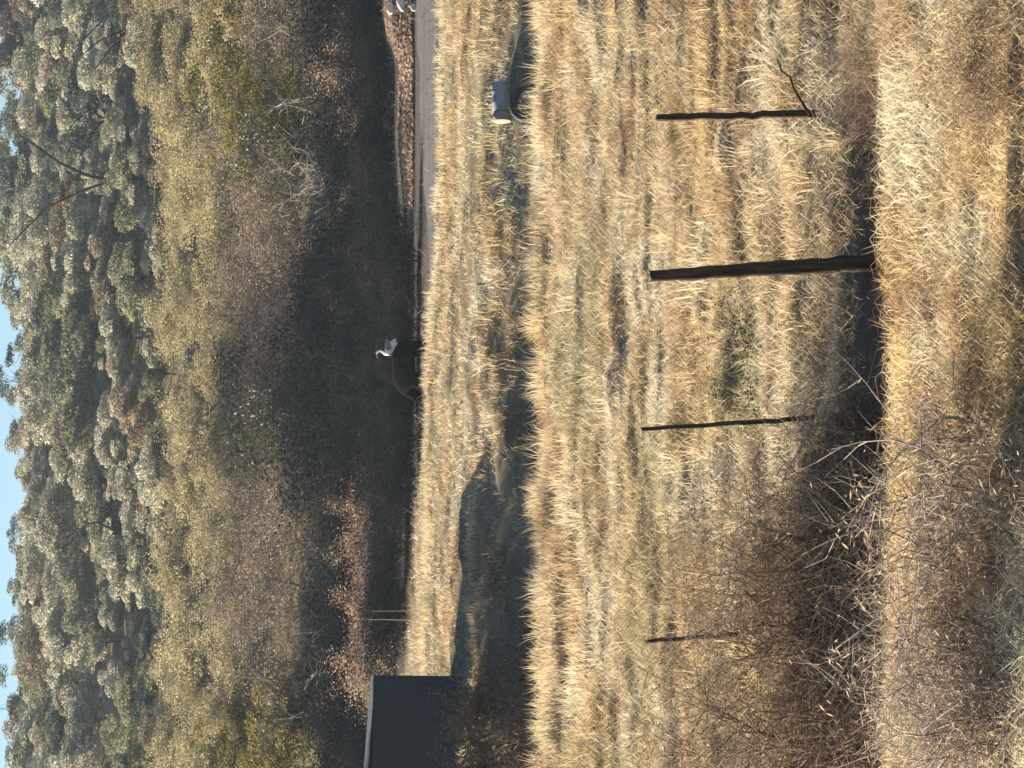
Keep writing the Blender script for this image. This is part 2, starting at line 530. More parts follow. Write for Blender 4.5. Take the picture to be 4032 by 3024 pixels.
# ------------------------------------------------------------------ shrubs and trees
def grow(seed, H, R, stems=6, trunk=0.0, spread=.6, child=(5, 5, 4), wig=.25, r0=.03, up=.25, col=(.1, .08, .07), tip=None, n=3):
    """limbs of a plant; returns the limb collector and the outer twig points"""
    rnd = random.Random(seed)
    S = Segs(n); pts = []
    tipc = tip or col

    def branch(p, d, L, r, lev, maxlev):
        k = 4 if lev == 0 else (3 if lev == 1 else 2)
        q = Vector(p); dd = Vector(d); nodes = [q.copy()]
        f = lev / max(1, maxlev)
        c = tuple(col[i] * (1 - f) + tipc[i] * f for i in range(3))
        for i in range(k):
            dd = (dd + Vector((rnd.gauss(0, wig), rnd.gauss(0, wig), rnd.gauss(0, wig) + up * .25))).normalized()
            q2 = q + dd * (L / k)
            S.add(q, q2, r * (1 - .75 * i / k), r * (1 - .75 * (i + 1) / k), c)
            q = q2; nodes.append(q.copy())
        if lev >= maxlev - 1:
            pts.extend(nodes[1:])
        if lev < maxlev:
            for j in range(child[lev]):
                t = .3 + .7 * rnd.random()
                idx = min(len(nodes) - 2, int(t * k)); b0 = nodes[idx].lerp(nodes[idx + 1], t * k - idx)
                side = Vector((rnd.gauss(0, 1), rnd.gauss(0, 1), rnd.gauss(.25, .7)))
                nd = (dd * .55 + side.normalized() * .9).normalized()
                branch(b0, nd, L * (.42 + .25 * rnd.random()), r * .5, lev + 1, maxlev)

    ml = len(child)
    if trunk > 0:
        lean = Vector((rnd.gauss(0, .12), rnd.gauss(0, .12), 1)).normalized()
        top = lean * trunk
        S.add((0, 0, -.15), top * .5, r0 * 2.2, r0 * 1.8, col); S.add(top * .5, top, r0 * 1.8, r0 * 1.5, col)
        for j in range(stems):
            a = 6.283 * (j + rnd.random() * .6) / stems
            e = spread * (.5 + rnd.random())
            d = Vector((math.cos(a) * e, math.sin(a) * e, 1)).normalized()
            branch(top * (.75 + .25 * rnd.random()), d, (H - trunk) * (.55 + .25 * rnd.random()), r0, 0, ml)
    else:
        for j in range(stems):
            a = 6.283 * (j + rnd.random() * .8) / stems
            e = spread * (.25 + rnd.random())
            d = Vector((math.cos(a) * e, math.sin(a) * e, 1)).normalized()
            b = Vector((math.cos(a), math.sin(a), 0)) * R * .25 * rnd.random(); b.z = -.08
            S.add((0, 0, -.14), b, r0, r0, col)
            branch(b, d, H * (.5 + .35 * rnd.random()), r0, 0, ml)
    return S, pts


def leaves(seed, pts, n, size, cols, sigma, asp=.6, gap=.0):
    r = np.random.default_rng(seed)
    P = np.array([tuple(p) for p in pts])
    # clumps: a share of the twig ends carries most of the leaves, so the crown keeps gaps
    wgt = r.random(len(P)) ** 2.2 + .05
    k = r.choice(len(P), n, p=wgt / wgt.sum())
    C = P[k] + r.normal(0, 1, (n, 3)) * sigma
    C[:, 2] = np.maximum(C[:, 2], .03)
    ctr = np.array([0, 0, C[:, 2].mean() * .75])
    out = C - ctr; out /= np.linalg.norm(out, axis=1, keepdims=True) + 1e-9
    nn = out * 1.0 + r.normal(0, .45, (n, 3)); nn /= np.linalg.norm(nn, axis=1, keepdims=True) + 1e-9
    a = np.cross(nn, r.normal(0, 1, (n, 3))); a /= np.linalg.norm(a, axis=1, keepdims=True) + 1e-9
    b = np.cross(nn, a)
    L = size * (.55 + .9 * r.random(n))[:, None]
    A = a * L * .5; B = b * L * .5 * asp
    V = np.stack([C - A, C + B, C + A, C - B], 1).reshape(-1, 3)
    cols = np.array(cols)
    clump = r.random(len(P))
    ci = np.clip((clump[k] * .65 + r.random(n) * .35) * len(cols), 0, len(cols) - 1).astype(int)
    c = cols[ci] * r.normal(1, .2, (n, 1)).clip(.5, 1.6)
    return mesh_np('crown', V, np.arange(4 * n), np.full(n, 4), np.repeat(c, 4, axis=0))


def clumps(seed, pts, n, size, cols, nb, br):
    """a crown of many separate leaf clumps with gaps between them, leaves facing out of each clump"""
    r = np.random.default_rng(seed)
    P = np.array([tuple(p) for p in pts])
    P = P[P[:, 2] > np.percentile(P[:, 2], 8)]
    B = P[r.choice(len(P), nb, replace=nb > len(P))]
    R = br * (.6 + .8 * r.random(nb))
    k = r.choice(nb, n, p=R ** 2 / (R ** 2).sum())
    d = r.normal(0, 1, (n, 3)); d /= np.linalg.norm(d, axis=1, keepdims=True)
    d[:, 2] = np.where(d[:, 2] < -.35, -d[:, 2], d[:, 2])
    C = B[k] + d * np.array([1.15, 1.15, .85]) * (R[k] * (.42 + .64 * np.sqrt(r.random(n))))[:, None]
    C[:, 2] = np.maximum(C[:, 2], .03)
    nn = d + r.normal(0, .32, (n, 3)); nn /= np.linalg.norm(nn, axis=1, keepdims=True)
    a = np.cross(nn, r.normal(0, 1, (n, 3))); a /= np.linalg.norm(a, axis=1, keepdims=True) + 1e-9
    b = np.cross(nn, a)
    L = size * (.55 + .9 * r.random(n))[:, None]
    A = a * L * .5; Bv = b * L * .35
    V = np.stack([C - A, C + Bv, C + A, C - Bv], 1).reshape(-1, 3)
    cols = np.array(cols); cb = r.random(nb)
    ci = np.clip((cb[k] * .8 + r.random(n) * .2) * len(cols), 0, len(cols) - 1).astype(int)
    c = cols[ci] * r.normal(1, .12, (n, 1)).clip(.6, 1.4)
    return mesh_np('crown', V, np.arange(4 * n), np.full(n, 4), np.repeat(c, 4, axis=0))


PROTO = {}


def proto(key, seed, H, R, leaf_n, leaf_size, cols, sigma, asp=.6, **kw):
    """several individuals of one kind of plant"""
    lst = []
    lm = kw.pop('lm', None); cl = kw.pop('cl', None)
    for i in range(kw.pop('n_var', 3)):
        S, pts = grow(seed + 13 * i, H, R, **kw)
        sm = S.mesh('stem'); sm.materials.append(M_TWIG)
        cm = None
        if leaf_n:
            cm = clumps(seed + 100 + i, pts, leaf_n, leaf_size, cols, *cl) if cl else leaves(seed + 100 + i, pts, leaf_n, leaf_size, cols, sigma, asp)
            cm.materials.append(lm or M_LEAF)
        zs = np.array([p.z for p in pts])
        lst.append((sm, cm, float(np.percentile(zs, 96))))
    PROTO[key] = lst


def plant(key, i, loc, height, name, label, cat, group=None, rot=None, wide=1.0, stem='stem'):
    sm, cm, top = PROTO[key][i % len(PROTO[key])]
    e = bpy.data.objects.new(name, None); COL.objects.link(e)
    e.location = loc; e.rotation_euler = (0, 0, random.random() * 6.283 if rot is None else rot)
    s = height / top
    e.scale = (s * wide, s * wide, s)
    tag(e, label, cat, group)
    o = bpy.data.objects.new(stem, sm); COL.objects.link(o); o.parent = e
    if cm is not None:
        o = bpy.data.objects.new('crown', cm); COL.objects.link(o); o.parent = e
    return e


OL = [(.14, .13, .035), (.19, .165, .05), (.24, .205, .07), (.11, .11, .035)]
YE = [(.37, .325, .185), (.41, .36, .21), (.34, .30, .17), (.31, .275, .155)]
GR = [(.20, .205, .125), (.24, .24, .15), (.28, .275, .175), (.155, .165, .105)]
DK = [(.115, .135, .105), (.145, .165, .125), (.18, .195, .145), (.095, .11, .09)]
BR = [(.17, .115, .075), (.22, .155, .10), (.13, .09, .065), (.26, .19, .125)]
RU = [(.36, .255, .19), (.42, .31, .235), (.29, .20, .15), (.46, .37, .29)]
PU = [(.11, .085, .075), (.15, .115, .10), (.085, .065, .06), (.19, .15, .12)]  # purplish browns, darkened to carry the shade of the central thicket
GB = [(.40, .385, .295), (.47, .45, .35), (.32, .31, .235), (.53, .50, .40)]

GB2 = [(.24, .19, .14), (.30, .24, .18), (.19, .15, .11), (.36, .30, .23)]
TB = [(.36, .28, .19), (.42, .33, .23), (.28, .21, .14), (.48, .39, .29)]
SB = [(.13, .09, .06), (.18, .125, .08), (.10, .07, .05), (.23, .17, .11)]  # scrub's own brown, darkened for the shade inside the bushes
HB = [(.25, .20, .14), (.30, .245, .17), (.20, .16, .11), (.33, .28, .20)]
WP = [(.46, .41, .29), (.55, .50, .37), (.38, .34, .23), (.30, .27, .17)]
SHADE_LEAVES = [(.022, .026, .024), (.032, .034, .030), (.018, .021, .021), (.042, .040, .036)]  # near-black leaf colours with the thicket's shade put into them
WH = [(.05, .06, .03), (.08, .09, .04), (.10, .11, .05), (.06, .07, .035), (.09, .10, .05), (.07, .08, .04), (.60, .58, .52)]
proto('bare', 1000, 3.4, 1.5, 5200, .065, GB2, .12, stems=8, spread=.75, child=(5, 5, 3), r0=.028, col=(.13, .105, .09), tip=(.27, .22, .18))
proto('pale', 1500, 3.4, 1.5, 0, .1, BR, .09, stems=5, spread=1.0, child=(4, 3), r0=.032, col=(.30, .26, .22), tip=(.44, .385, .335), n_var=2)
proto('olive', 2000, 3.4, 1.7, 11000, .075, OL, .18, stems=7, spread=.8, child=(5, 5), r0=.03, col=(.09, .075, .06), tip=(.16, .13, .09), cl=(60, .34))
proto('yellow', 3000, 3.2, 1.8, 15000, .085, YE, .24, stems=7, spread=.85, child=(5, 4), r0=.03, col=(.10, .08, .06), cl=(150, .48))
proto('purple', 4000, 3.3, 1.7, 8000, .065, PU, .16, stems=8, spread=.8, child=(5, 5, 2), r0=.025, col=(.07, .058, .052), tip=(.15, .12, .11), lm=M_LEAFD)
proto('shade_coloured', 4500, 3.0, 1.7, 10000, .08, SHADE_LEAVES, .2, stems=8, spread=.85, child=(5, 5), r0=.025, col=(.035, .032, .03), tip=(.11, .095, .085), lm=M_LEAFD)
proto('rust', 5000, 2.0, 1.3, 6500, .055, RU, .13, stems=8, spread=.9, child=(5, 5), r0=.02, col=(.14, .08, .055), tip=(.3, .17, .1), n_var=2)
proto('blossom', 5500, 2.6, 1.4, 6000, .07, WH, .15, stems=7, spread=.8, child=(5, 5), r0=.02, col=(.08, .07, .05), n_var=1)
proto('scrub', 6000, 1.1, .7, 1300, .035, SB, .04, .18, stems=13, spread=.85, child=(6, 5, 2), r0=.009, col=(.12, .085, .06), tip=(.40, .31, .22), wig=.3)
proto('bramble', 6800, 1.3, .8, 0, .03, BR, .04, stems=6, spread=1.0, child=(3, 2), r0=.0072, col=(.32, .26, .20), tip=(.48, .40, .32), wig=.18)
proto('twigbush', 6900, .5, .4, 500, .022, TB, .02, .2, stems=12, spread=1.0, child=(5, 4), r0=.005, col=(.20, .16, .13), tip=(.44, .375, .32), wig=.28)
proto('dip', 6500, 1.4, .9, 4000, .055, BR, .07, .3, stems=11, spread=.9, child=(5, 5), r0=.016, col=(.10, .07, .05), tip=(.26, .19, .13), wig=.3)
proto('weed', 7000, .45, .3, 900, .024, TB, .022, .2, stems=12, spread=.9, child=(5, 3), r0=.0042, col=(.16, .11, .075), tip=(.36, .27, .17), wig=.3)
proto('hill_green', 8000, 4.6, 2.2, 9000, .15, GR, .38, stems=6, trunk=1.0, spread=1.0, child=(5, 4), r0=.06, col=(.07, .058, .045), cl=(44, .54))
proto('hill_grey', 8500, 4.6, 2.2, 9000, .15, GB, .38, stems=6, trunk=1.0, spread=1.0, child=(5, 4), r0=.06, col=(.10, .085, .07), cl=(44, .54))
proto('hill_dark', 9000, 5.2, 2.4, 9000, .15, DK, .40, stems=6, trunk=1.1, spread=.95, child=(5, 4), r0=.07, col=(.05, .045, .04), cl=(44, .54))
proto('hill_pale', 9800, 3.0, 2.2, 6000, .14, WP, .34, stems=8, spread=1.1, child=(5, 4), r0=.04, col=(.2, .17, .13), cl=(26, .42))
proto('shade_tree', 9900, 4.6, 1.6, 12000, .075, OL, .3, stems=6, trunk=1.0, spread=.55, child=(5, 4), r0=.05, col=(.07, .058, .045), n_var=2, cl=(60, .40))
proto('hill_brown', 9500, 4.2, 2.2, 9000, .15, HB, .38, stems=6, trunk=.7, spread=1.0, child=(5, 4), r0=.05, col=(.10, .08, .065), cl=(44, .54))

ORD = ['zeroth', 'first', 'second', 'third', 'fourth', 'fifth', 'sixth', 'seventh', 'eighth', 'ninth', 'tenth', 'eleventh', 'twelfth', 'thirteenth',
       'fourteenth', 'fifteenth', 'sixteenth', 'seventeenth', 'eighteenth', 'nineteenth', 'twentieth']


class Row:
    """counts the plants of a row from the end above the shed, so that every label points to one of them"""
    def __init__(self, where): self.k = 0; self.w = where

    def say(self, what, u):
        if u < -20 or u > 3040:
            return what + (' off the shed end of ' if u < 0 else ' off the boulder end of ') + self.w
        self.k += 1
        return '%s, %s from the shed end in %s' % (what, ORD[self.k], self.w)


# --- ridge and hillside
rr = random.Random(3)
W = {'hill_dark': 'dark blue green tree', 'hill_green': 'dull green tree', 'hill_grey': 'pale grey green tree', 'hill_brown': 'dry brown tree', 'hill_pale': 'bleached pale bush',
     'yellow': 'yellow olive shrub', 'bare': 'leafless grey brown shrub', 'olive': 'olive green leafy shrub', 'purple': 'dark purplish shrub', 'shade_coloured': 'shade-coloured shrub'}
ROWN = ['the top row under the skyline', 'the second hillside row', 'the third hillside row', 'the fourth hillside row', 'the fifth hillside row',
        'the sixth hillside row', 'the seventh hillside row', 'the eighth hillside row', 'the lowest hillside row']


def cells(n, jit=.35):
    return [-170 + (j + .5 + rr.uniform(-jit, jit)) * 3380 / n for j in range(n)]


row = Row('the skyline row')
for j, u in enumerate(cells(19)):
    if 2660 < u: continue
    y = rr.uniform(266, 282)
    hh = rr.uniform(3.9, 5.2) * (.72 if 1760 < u < 1960 or 940 < u < 1090 else 1.3 if 1960 < u < 2640 else 1)
    k = 'hill_dark' if rr.random() < .6 else ('hill_green' if rr.random() < .6 else 'hill_brown')
    plant(k, j, at(u, y), hh, 'ridge_tree', row.say(W[k], u), 'tree', 'trees along the skyline', wide=rr.uniform(1.0, 1.3), stem='trunk')
row = Row('the row below the skyline')
for j, u in enumerate(cells(16)):
    plant('hill_green' if j % 3 else 'hill_dark', j, at(u, 264), rr.uniform(2.8, 3.5), 'ridge_tree', row.say('low rounded grey green tree', u), 'tree', 'trees along the skyline', wide=1.7, stem='trunk')
for u, h in ((2890, 6.6), (2990, 7.2), (3090, 7.0)):
    plant('hill_brown', u, at(u, 266), h, 'ridge_tree', 'tallest brown tree group on the skyline beyond the boulders, %s from the picture edge' % {2890: 'third', 2990: 'second', 3090: 'first'}[u], 'tree', 'trees along the skyline', stem='trunk')
kinds = ['hill_green', 'hill_grey', 'hill_grey', 'hill_grey', 'hill_dark', 'hill_pale', 'hill_green', 'hill_grey', 'hill_brown']
for r_, (y, n) in enumerate([(258, 16), (246, 16), (234, 15), (222, 15), (210, 14), (200, 17), (189, 19), (179, 20), (171, 20)]):
    row = Row(ROWN[r_])
    for j, u in enumerate(cells(n)):
        if rr.random() < .10: continue
        k = rr.choice(kinds)
        plant(k, j, at(u, y + rr.uniform(-4, 4)), rr.uniform(2.8, 4.4) * (.7 if y < 195 else 1) * (.5 if k == 'hill_pale' else 1), 'hillside_tree', row.say(W[k], u), 'tree', 'trees on the wooded hillside', wide=rr.uniform(1.0, 1.6), stem='trunk')
for r_, (va, vb, w) in enumerate([(300, 380, 'the upper hillside gaps'), (385, 450, 'the middle hillside gaps'), (455, 520, 'the lower hillside gaps'), (522, 585, 'the lowest hillside gaps')]):
    row = Row(w)
    for k_ in range(20):
        u = -20 + (k_ + .5 + rr.uniform(-.45, .45)) * 152
        q = hit(u, rr.uniform(va, vb), 120, 300)
        if q is None: continue
        k = 'hill_grey' if rr.random() < .6 else 'hill_pale'
        plant(k, k_, q, rr.uniform(1.3, 2.3), 'hillside_bush', row.say('low grey green bush' if k == 'hill_grey' else 'low bleached bush', u), 'shrub', 'low bushes between the hillside trees', wide=rr.uniform(1.3, 1.8))
# --- band of yellow olive shrubs
for (y, n, w) in [(164, 15, 'the upper yellow band'), (154, 15, 'the middle yellow band'), (144, 14, 'the lower yellow band')]:
    row = Row(w)
    for j, u in enumerate(cells(n)):
        plant('yellow', j, at(u, y + rr.uniform(-4, 4)), rr.uniform(2.0, 2.9), 'yellow_shrub', row.say(W['yellow'], u), 'shrub', 'yellow olive shrubs below the wooded hillside', wide=rr.uniform(1.1, 1.5))
# --- thicket, upper rows
for (y, n, w) in [(131, 15, 'the back thicket row'), (121, 14, 'the middle thicket row')]:
    row = Row(w)
    for j, u in enumerate(cells(n)):
        if u < 330: k = 'olive'
        elif u < 1150: k = 'bare'
        elif u < 1900: k = 'purple' if rr.random() < .6 else 'shade_coloured'
        elif u < 2540: k = 'bare'
        else: k = 'olive' if rr.random() < .7 else 'bare'
        plant(k, j, at(u, y + rr.uniform(-3, 3)), rr.uniform(3.2, 4.2), 'thicket_shrub', row.say(W[k], u), 'shrub', 'shrubs of the upper thicket', wide=rr.uniform(1.1, 1.4))
# --- thicket, lower rows, their shade painted into near-black leaves
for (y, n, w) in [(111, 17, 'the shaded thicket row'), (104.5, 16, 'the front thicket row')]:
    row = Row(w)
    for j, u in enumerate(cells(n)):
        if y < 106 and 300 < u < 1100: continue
        k = 'shade_coloured'
        plant(k, j, at(u, y + rr.uniform(-2, 2)), rr.uniform(2.0, 2.8) * (.7 if y < 106 else 1) * (.8 if 300 < u < 1100 else 1.25 if 1100 < u < 1900 else .75 if 1950 < u < 2600 else 1), 'shade_coloured_shrub', row.say(W[k], u), 'shrub', 'shaded shrubs at the foot of the thicket', wide=rr.uniform(1.2, 1.7))
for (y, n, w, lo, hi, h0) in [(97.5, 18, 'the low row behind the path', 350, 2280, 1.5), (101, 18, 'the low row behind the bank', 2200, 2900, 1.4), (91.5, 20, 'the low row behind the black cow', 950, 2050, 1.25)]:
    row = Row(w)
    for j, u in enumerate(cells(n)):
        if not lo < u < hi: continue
        plant('shade_coloured', j + 1, at(u, y + rr.uniform(-1, 1)), h0 * rr.uniform(.8, 1.2), 'low_shrub', row.say('low dark shrub', u), 'shrub', 'low dark shrubs at the edge of the grass', wide=rr.uniform(1.5, 2.0))  # same near-black leaves, shade put into their colour
# pale leafless and white flecked ones that stand out
for (u, y, h, lab) in [(2330, 114, 3.4, 'leafless shrub with pale crossing branches in the thicket above the path'), (2130, 115, 3.0, 'smaller pale branched leafless shrub between the path and the black cow'),
                       (640, 112, 3.0, 'leafless shrub with pale branches fanning up behind the rusty bushes'), (2490, 116, 3.0, 'pale branched leafless shrub at the edge of the olive green shrubs')]:
    plant('pale', int(u), at(u, y), h, 'bare_shrub', lab, 'shrub', wide=1.3)
for (u, y, h, lab) in [(1270, 116, 4.4, 'green shrub flecked with white flowers in the middle thicket'), (2400, 121, 4.0, 'shrub with white flower patches above the pale crossing branches')]:
    plant('blossom', 0, at(u, y), h, 'flowering_shrub', lab, 'shrub', wide=.8)


for k, (x, y, h) in enumerate([(-11.4, 59.6, 5.0), (-13.0, 61.4, 6.0), (-15.2, 61.6, 6.6), (-11.8, 57.6, 4.6), (-13.6, 58.8, 5.8), (-16.6, 60.0, 6.6), (-10.0, 55.4, 4.0)]):  # out of view, added to throw shade into the dip
    plant('shade_tree', k, Vector((x, y, zt(x, y))), h, 'unseen_shade_tree', 'added green tree shading the dip from out of view, %s from the shed' % ORD[k + 1], 'tree', 'unseen trees added to shade the dip', wide=1.0, stem='trunk')
# ------------------------------------------------------------------ shed
def box_mesh(name, cx, cy, cz, sx, sy, sz):
    x, y, z = sx / 2, sy / 2, sz / 2
    V = [(cx + a * x, cy + b * y, cz + c * z) for c in (-1, 1) for a, b in ((-1, -1), (1, -1), (1, 1), (-1, 1))]
    F = [(3, 2, 1, 0), (4, 5, 6, 7), (0, 1, 5, 4), (1, 2, 6, 5), (2, 3, 7, 6), (3, 0, 4, 7)]
    me = bpy.data.meshes.new(name); me.from_pydata(V, [], F); return me


def build_shed():
    p = at(165, 60.5)
    px = 11200 / 60.5
    W = 395 / px
    ztop = CAMH - (1466 - HORIZ) * 60.5 / FPX
    H = ztop - p.z + .05
    e = bpy.data.objects.new('shed', None); COL.objects.link(e)
    e.location = (p.x, p.y, p.z - .05); e.rotation_euler = (0, math.radians(1.0), math.radians(7))
    tag(e, 'small dark blue grey shed with a low tin roof behind scrub', 'shed')
    D = 2.2
    nb = 7
    bw = W / nb
    for k in range(nb):
        link('board', box_mesh('board', -W / 2 + (k + .5) * bw, .004 * (k % 3 - 1), H / 2, bw - .008, .03, H), M_WALL, e)
    link('wall', box_mesh('wall', -W / 2 + .02, D / 2 + .02, H / 2, .03, D - .02, H), M_WALL, e)
    link('wall', box_mesh('wall', W / 2 - .02, D / 2 + .02, H / 2, .03, D - .02, H), M_WALL, e)
    link('wall', box_mesh('wall', 0, D + .02, H / 2, W, .03, H), M_WALL, e)
    # corrugated roof sheet
    nx, ny = 60, 2
    V = []; F = []
    for j in range(ny):
        for i in range(nx):
            xx = -W / 2 - .03 + (W + .06) * i / (nx - 1)
            V.append((xx, -.06 + (D + .16) * j, H + .03 +   .002 * math.sin(i * 1.57) + .05 * j - .06 * xx))
    for i in range(nx - 1):
        F.append((i, i + 1, nx + i + 1, nx + i))
    n0 = len(V)
    V += [(a, b, c - .012) for a, b, c in V]
    F += [tuple(n0 + k for k in reversed(f)) for f in F]
    for i in range(nx - 1): F.append((i + 1, i, n0 + i, n0 + i + 1))
    me = bpy.data.meshes.new('roof'); me.from_pydata(V, [], F)
    link('roof', me, M_TIN, e)


build_shed()


# ------------------------------------------------------------------ fence posts
def post(base, top, r0, r1, seed, label, notch=False, name='fence_post'):
    rnd = random.Random(seed)
    n, m = 10, 16
    V = []; F = []
    ax = (top - base)
    for i in range(m + 1):
        t = i / m
        c = base + ax * t + Vector((rnd.gauss(0, .004), rnd.gauss(0, .004), 0))
        r = r0 + (r1 - r0) * t
        for k in range(n):
            a = 6.283 * k / n
            q = r * (1 + .12 * math.sin(3 * a + seed) + rnd.gauss(0, .05))
            V.append(c + Vector((math.cos(a) * q, math.sin(a) * q, rnd.gauss(0, .01) if i == m else 0)))
    for i in range(m):
        for k in range(n):
            F.append((i * n + k, i * n + (k + 1) % n, (i + 1) * n + (k + 1) % n, (i + 1) * n + k))
    F.append(tuple(m * n + k for k in range(n)))
    loc = Vector(base)
    me = bpy.data.meshes.new(name); me.from_pydata([tuple(v - loc) for v in V], [], F)
    o = link(name, smooth(me), M_POST, loc=loc)
    tag(o, label, 'fence post', 'dark timber fence posts in the dry grass')
    return o


def on_ray(u, v, y):
    d = ray(u, v); return Vector((0, 0, CAMH)) + d * (y / d.y)


POSTS = [(2577, 3190, 2559, 2590, .031, .027, 'thin dark fence post with a split, a dead stick lying at its foot'),
         (1992, 3440, 1936, 2560, .066, .042, 'thickest and tallest dark fence post, its foot in the shaded ditch'),
         (1380, 3170, 1334, 2526, .021, .016, 'slim dark fence post, leaning, beside dark green weeds'),
         (540, 3000, 499, 2543, .025, .017, 'thin leaning fence post, its foot hidden in brown scrub')]
POSTY = []
for i, (ub, vb, ut, vt, r0, r1, lab) in enumerate(POSTS):
    b = hit(ub, vb + 35); POSTY.append(b.y)
    t = on_ray(ut, vt, b.y); b.z -= .06
    post(b, t, r0, r1, i + 1, lab)


# stick lying beside the first post, and a hanging sliver
def stick(a, b, r, label, name='fallen_stick', col=(.05, .04, .03), k=6, wig=.03, mat=None, cat='stick', group=None):
    S = Segs(6); rnd = random.Random(int(abs(a.x * 1000)) + int(a.y * 10)); q = Vector((0, 0, 0)); D = b - a
    for i in range(k):
        t = (i + 1) / k
        p = D * t + Vector((rnd.gauss(0, wig), rnd.gauss(0, wig), rnd.gauss(0, wig))) * (1 if i < k - 1 else 0)
        S.add(q, p, r * (1 - .5 * i / k), r * (1 - .5 * (i + 1) / k), col); q = p
    o = link(name, S.mesh(name), mat or M_TWIG, loc=a)
    tag(o, label, cat, group); return o


a = on_ray(2572, 3165, POSTY[0] - .1); b = on_ray(2790, 3140, POSTY[0] + .4)
a.z = zt(a.x, a.y) + .10; b.z = zt(b.x, b.y) + .16
stick(a, b, .012, 'dark dead stick lying in the grass beside the thin split post', wig=.012)


# ------------------------------------------------------------------ drum and tyre in the dip
def lathe(profile, n, axis='x'):
    V = []; F = []
    for (t, r) in profile:
        for k in range(n):
            a = 6.283 * k / n
            V.append((t, r * math.cos(a), r * math.sin(a)))
    for i in range(len(profile) - 1):
        for k in range(n):
            F.append((i * n + k, i * n + (k + 1) % n, (i + 1) * n + (k + 1) % n, (i + 1) * n + k))
    F.append(tuple(range(n - 1, -1, -1))); F.append(tuple((len(profile) - 1) * n + k for k in range(n)))
    return V, F


def build_drum():
    c = hit(2640, 2002) + Vector((0, -.12, .13))
    e = bpy.data.objects.new('drum', None); COL.objects.link(e)
    e.location = c; e.scale = (.88, .88, .88); e.rotation_euler = (0, 0, math.radians(10))
    tag(e, 'dark blue grey drum with a pale end lying in the grassy dip', 'drum')
    V, F = lathe([(-.36, .17), (-.34, .215), (-.16, .22), (-.15, .23), (-.13, .23), (-.12, .22), (.08, .22), (.09, .23), (.11, .23), (.12, .22), (.29, .215), (.33, .17)], 28)
    me = bpy.data.meshes.new('shell'); me.from_pydata(V, [], F); link('shell', smooth(me), M_DRUM, e)
    V, F = lathe([(-.57, .17), (-.565, .205), (-.37, .205), (-.365, .17)], 28)
    me = bpy.data.meshes.new('end_band'); me.from_pydata(V, [], F); link('end_band', smooth(me), M_PALE, e)
    # tyre sunk in the bank in front
    c = hit(2612, 2085) + Vector((0, -.2, .02))
    e = bpy.data.objects.new('old_tyre', None); COL.objects.link(e)
    e.location = c; e.rotation_euler = (math.radians(75), 0, math.radians(8))
    tag(e, 'old dark tyre half sunk in grass below the blue grey drum', 'tyre')
    V = []; F = []; N1, N2 = 36, 12
    for i in range(N1):
        a = 6.283 * i / N1
        for k in range(N2):
            b = 6.283 * k / N2
            r = .30 + .085 * math.cos(b); z = .10 * math.sin(b)
            if k in (0, 1, 11) and i % 2: r -= .012
            V.append((r * math.cos(a), r * math.sin(a), z))
    for i in range(N1):
        for k in range(N2):
            F.append((i * N2 + k, ((i + 1) % N1) * N2 + k, ((i + 1) % N1) * N2 + (k + 1) % N2, i * N2 + (k + 1) % N2))
    me = bpy.data.meshes.new('tread'); me.from_pydata(V, [], F); link('tread', smooth(me), M_RUBBER, e)


build_drum()


# ------------------------------------------------------------------ cow and egret
def skin(name, verts, edges, radii, mat, parent=None, loc=(0, 0, 0), rot=(0, 0, 0), sub=2):
    me = bpy.data.meshes.new(name); me.from_pydata(verts, edges, [])
    o = bpy.data.objects.new(name, me); COL.objects.link(o)
    md = o.modifiers.new('s', 'SKIN'); md.use_smooth_shade = True
    sv = me.skin_vertices[0].data
    for i, r in enumerate(radii):
        sv[i].radius = (r, r) if not isinstance(r, tuple) else r
    sv[0].use_root = True
    s = o.modifiers.new('d', 'SUBSURF'); s.levels = sub; s.render_levels = sub
    dg = bpy.context.evaluated_depsgraph_get()
    m2 = bpy.data.meshes.new_from_object(o.evaluated_get(dg))
    o.modifiers.clear(); o.data = m2; m2.name = name
    bpy.data.meshes.remove(me)
    m2.materials.clear(); m2.materials.append(mat); smooth(m2)
    o.location = loc; o.rotation_euler = rot
    if parent is not None: o.parent = parent
    return o


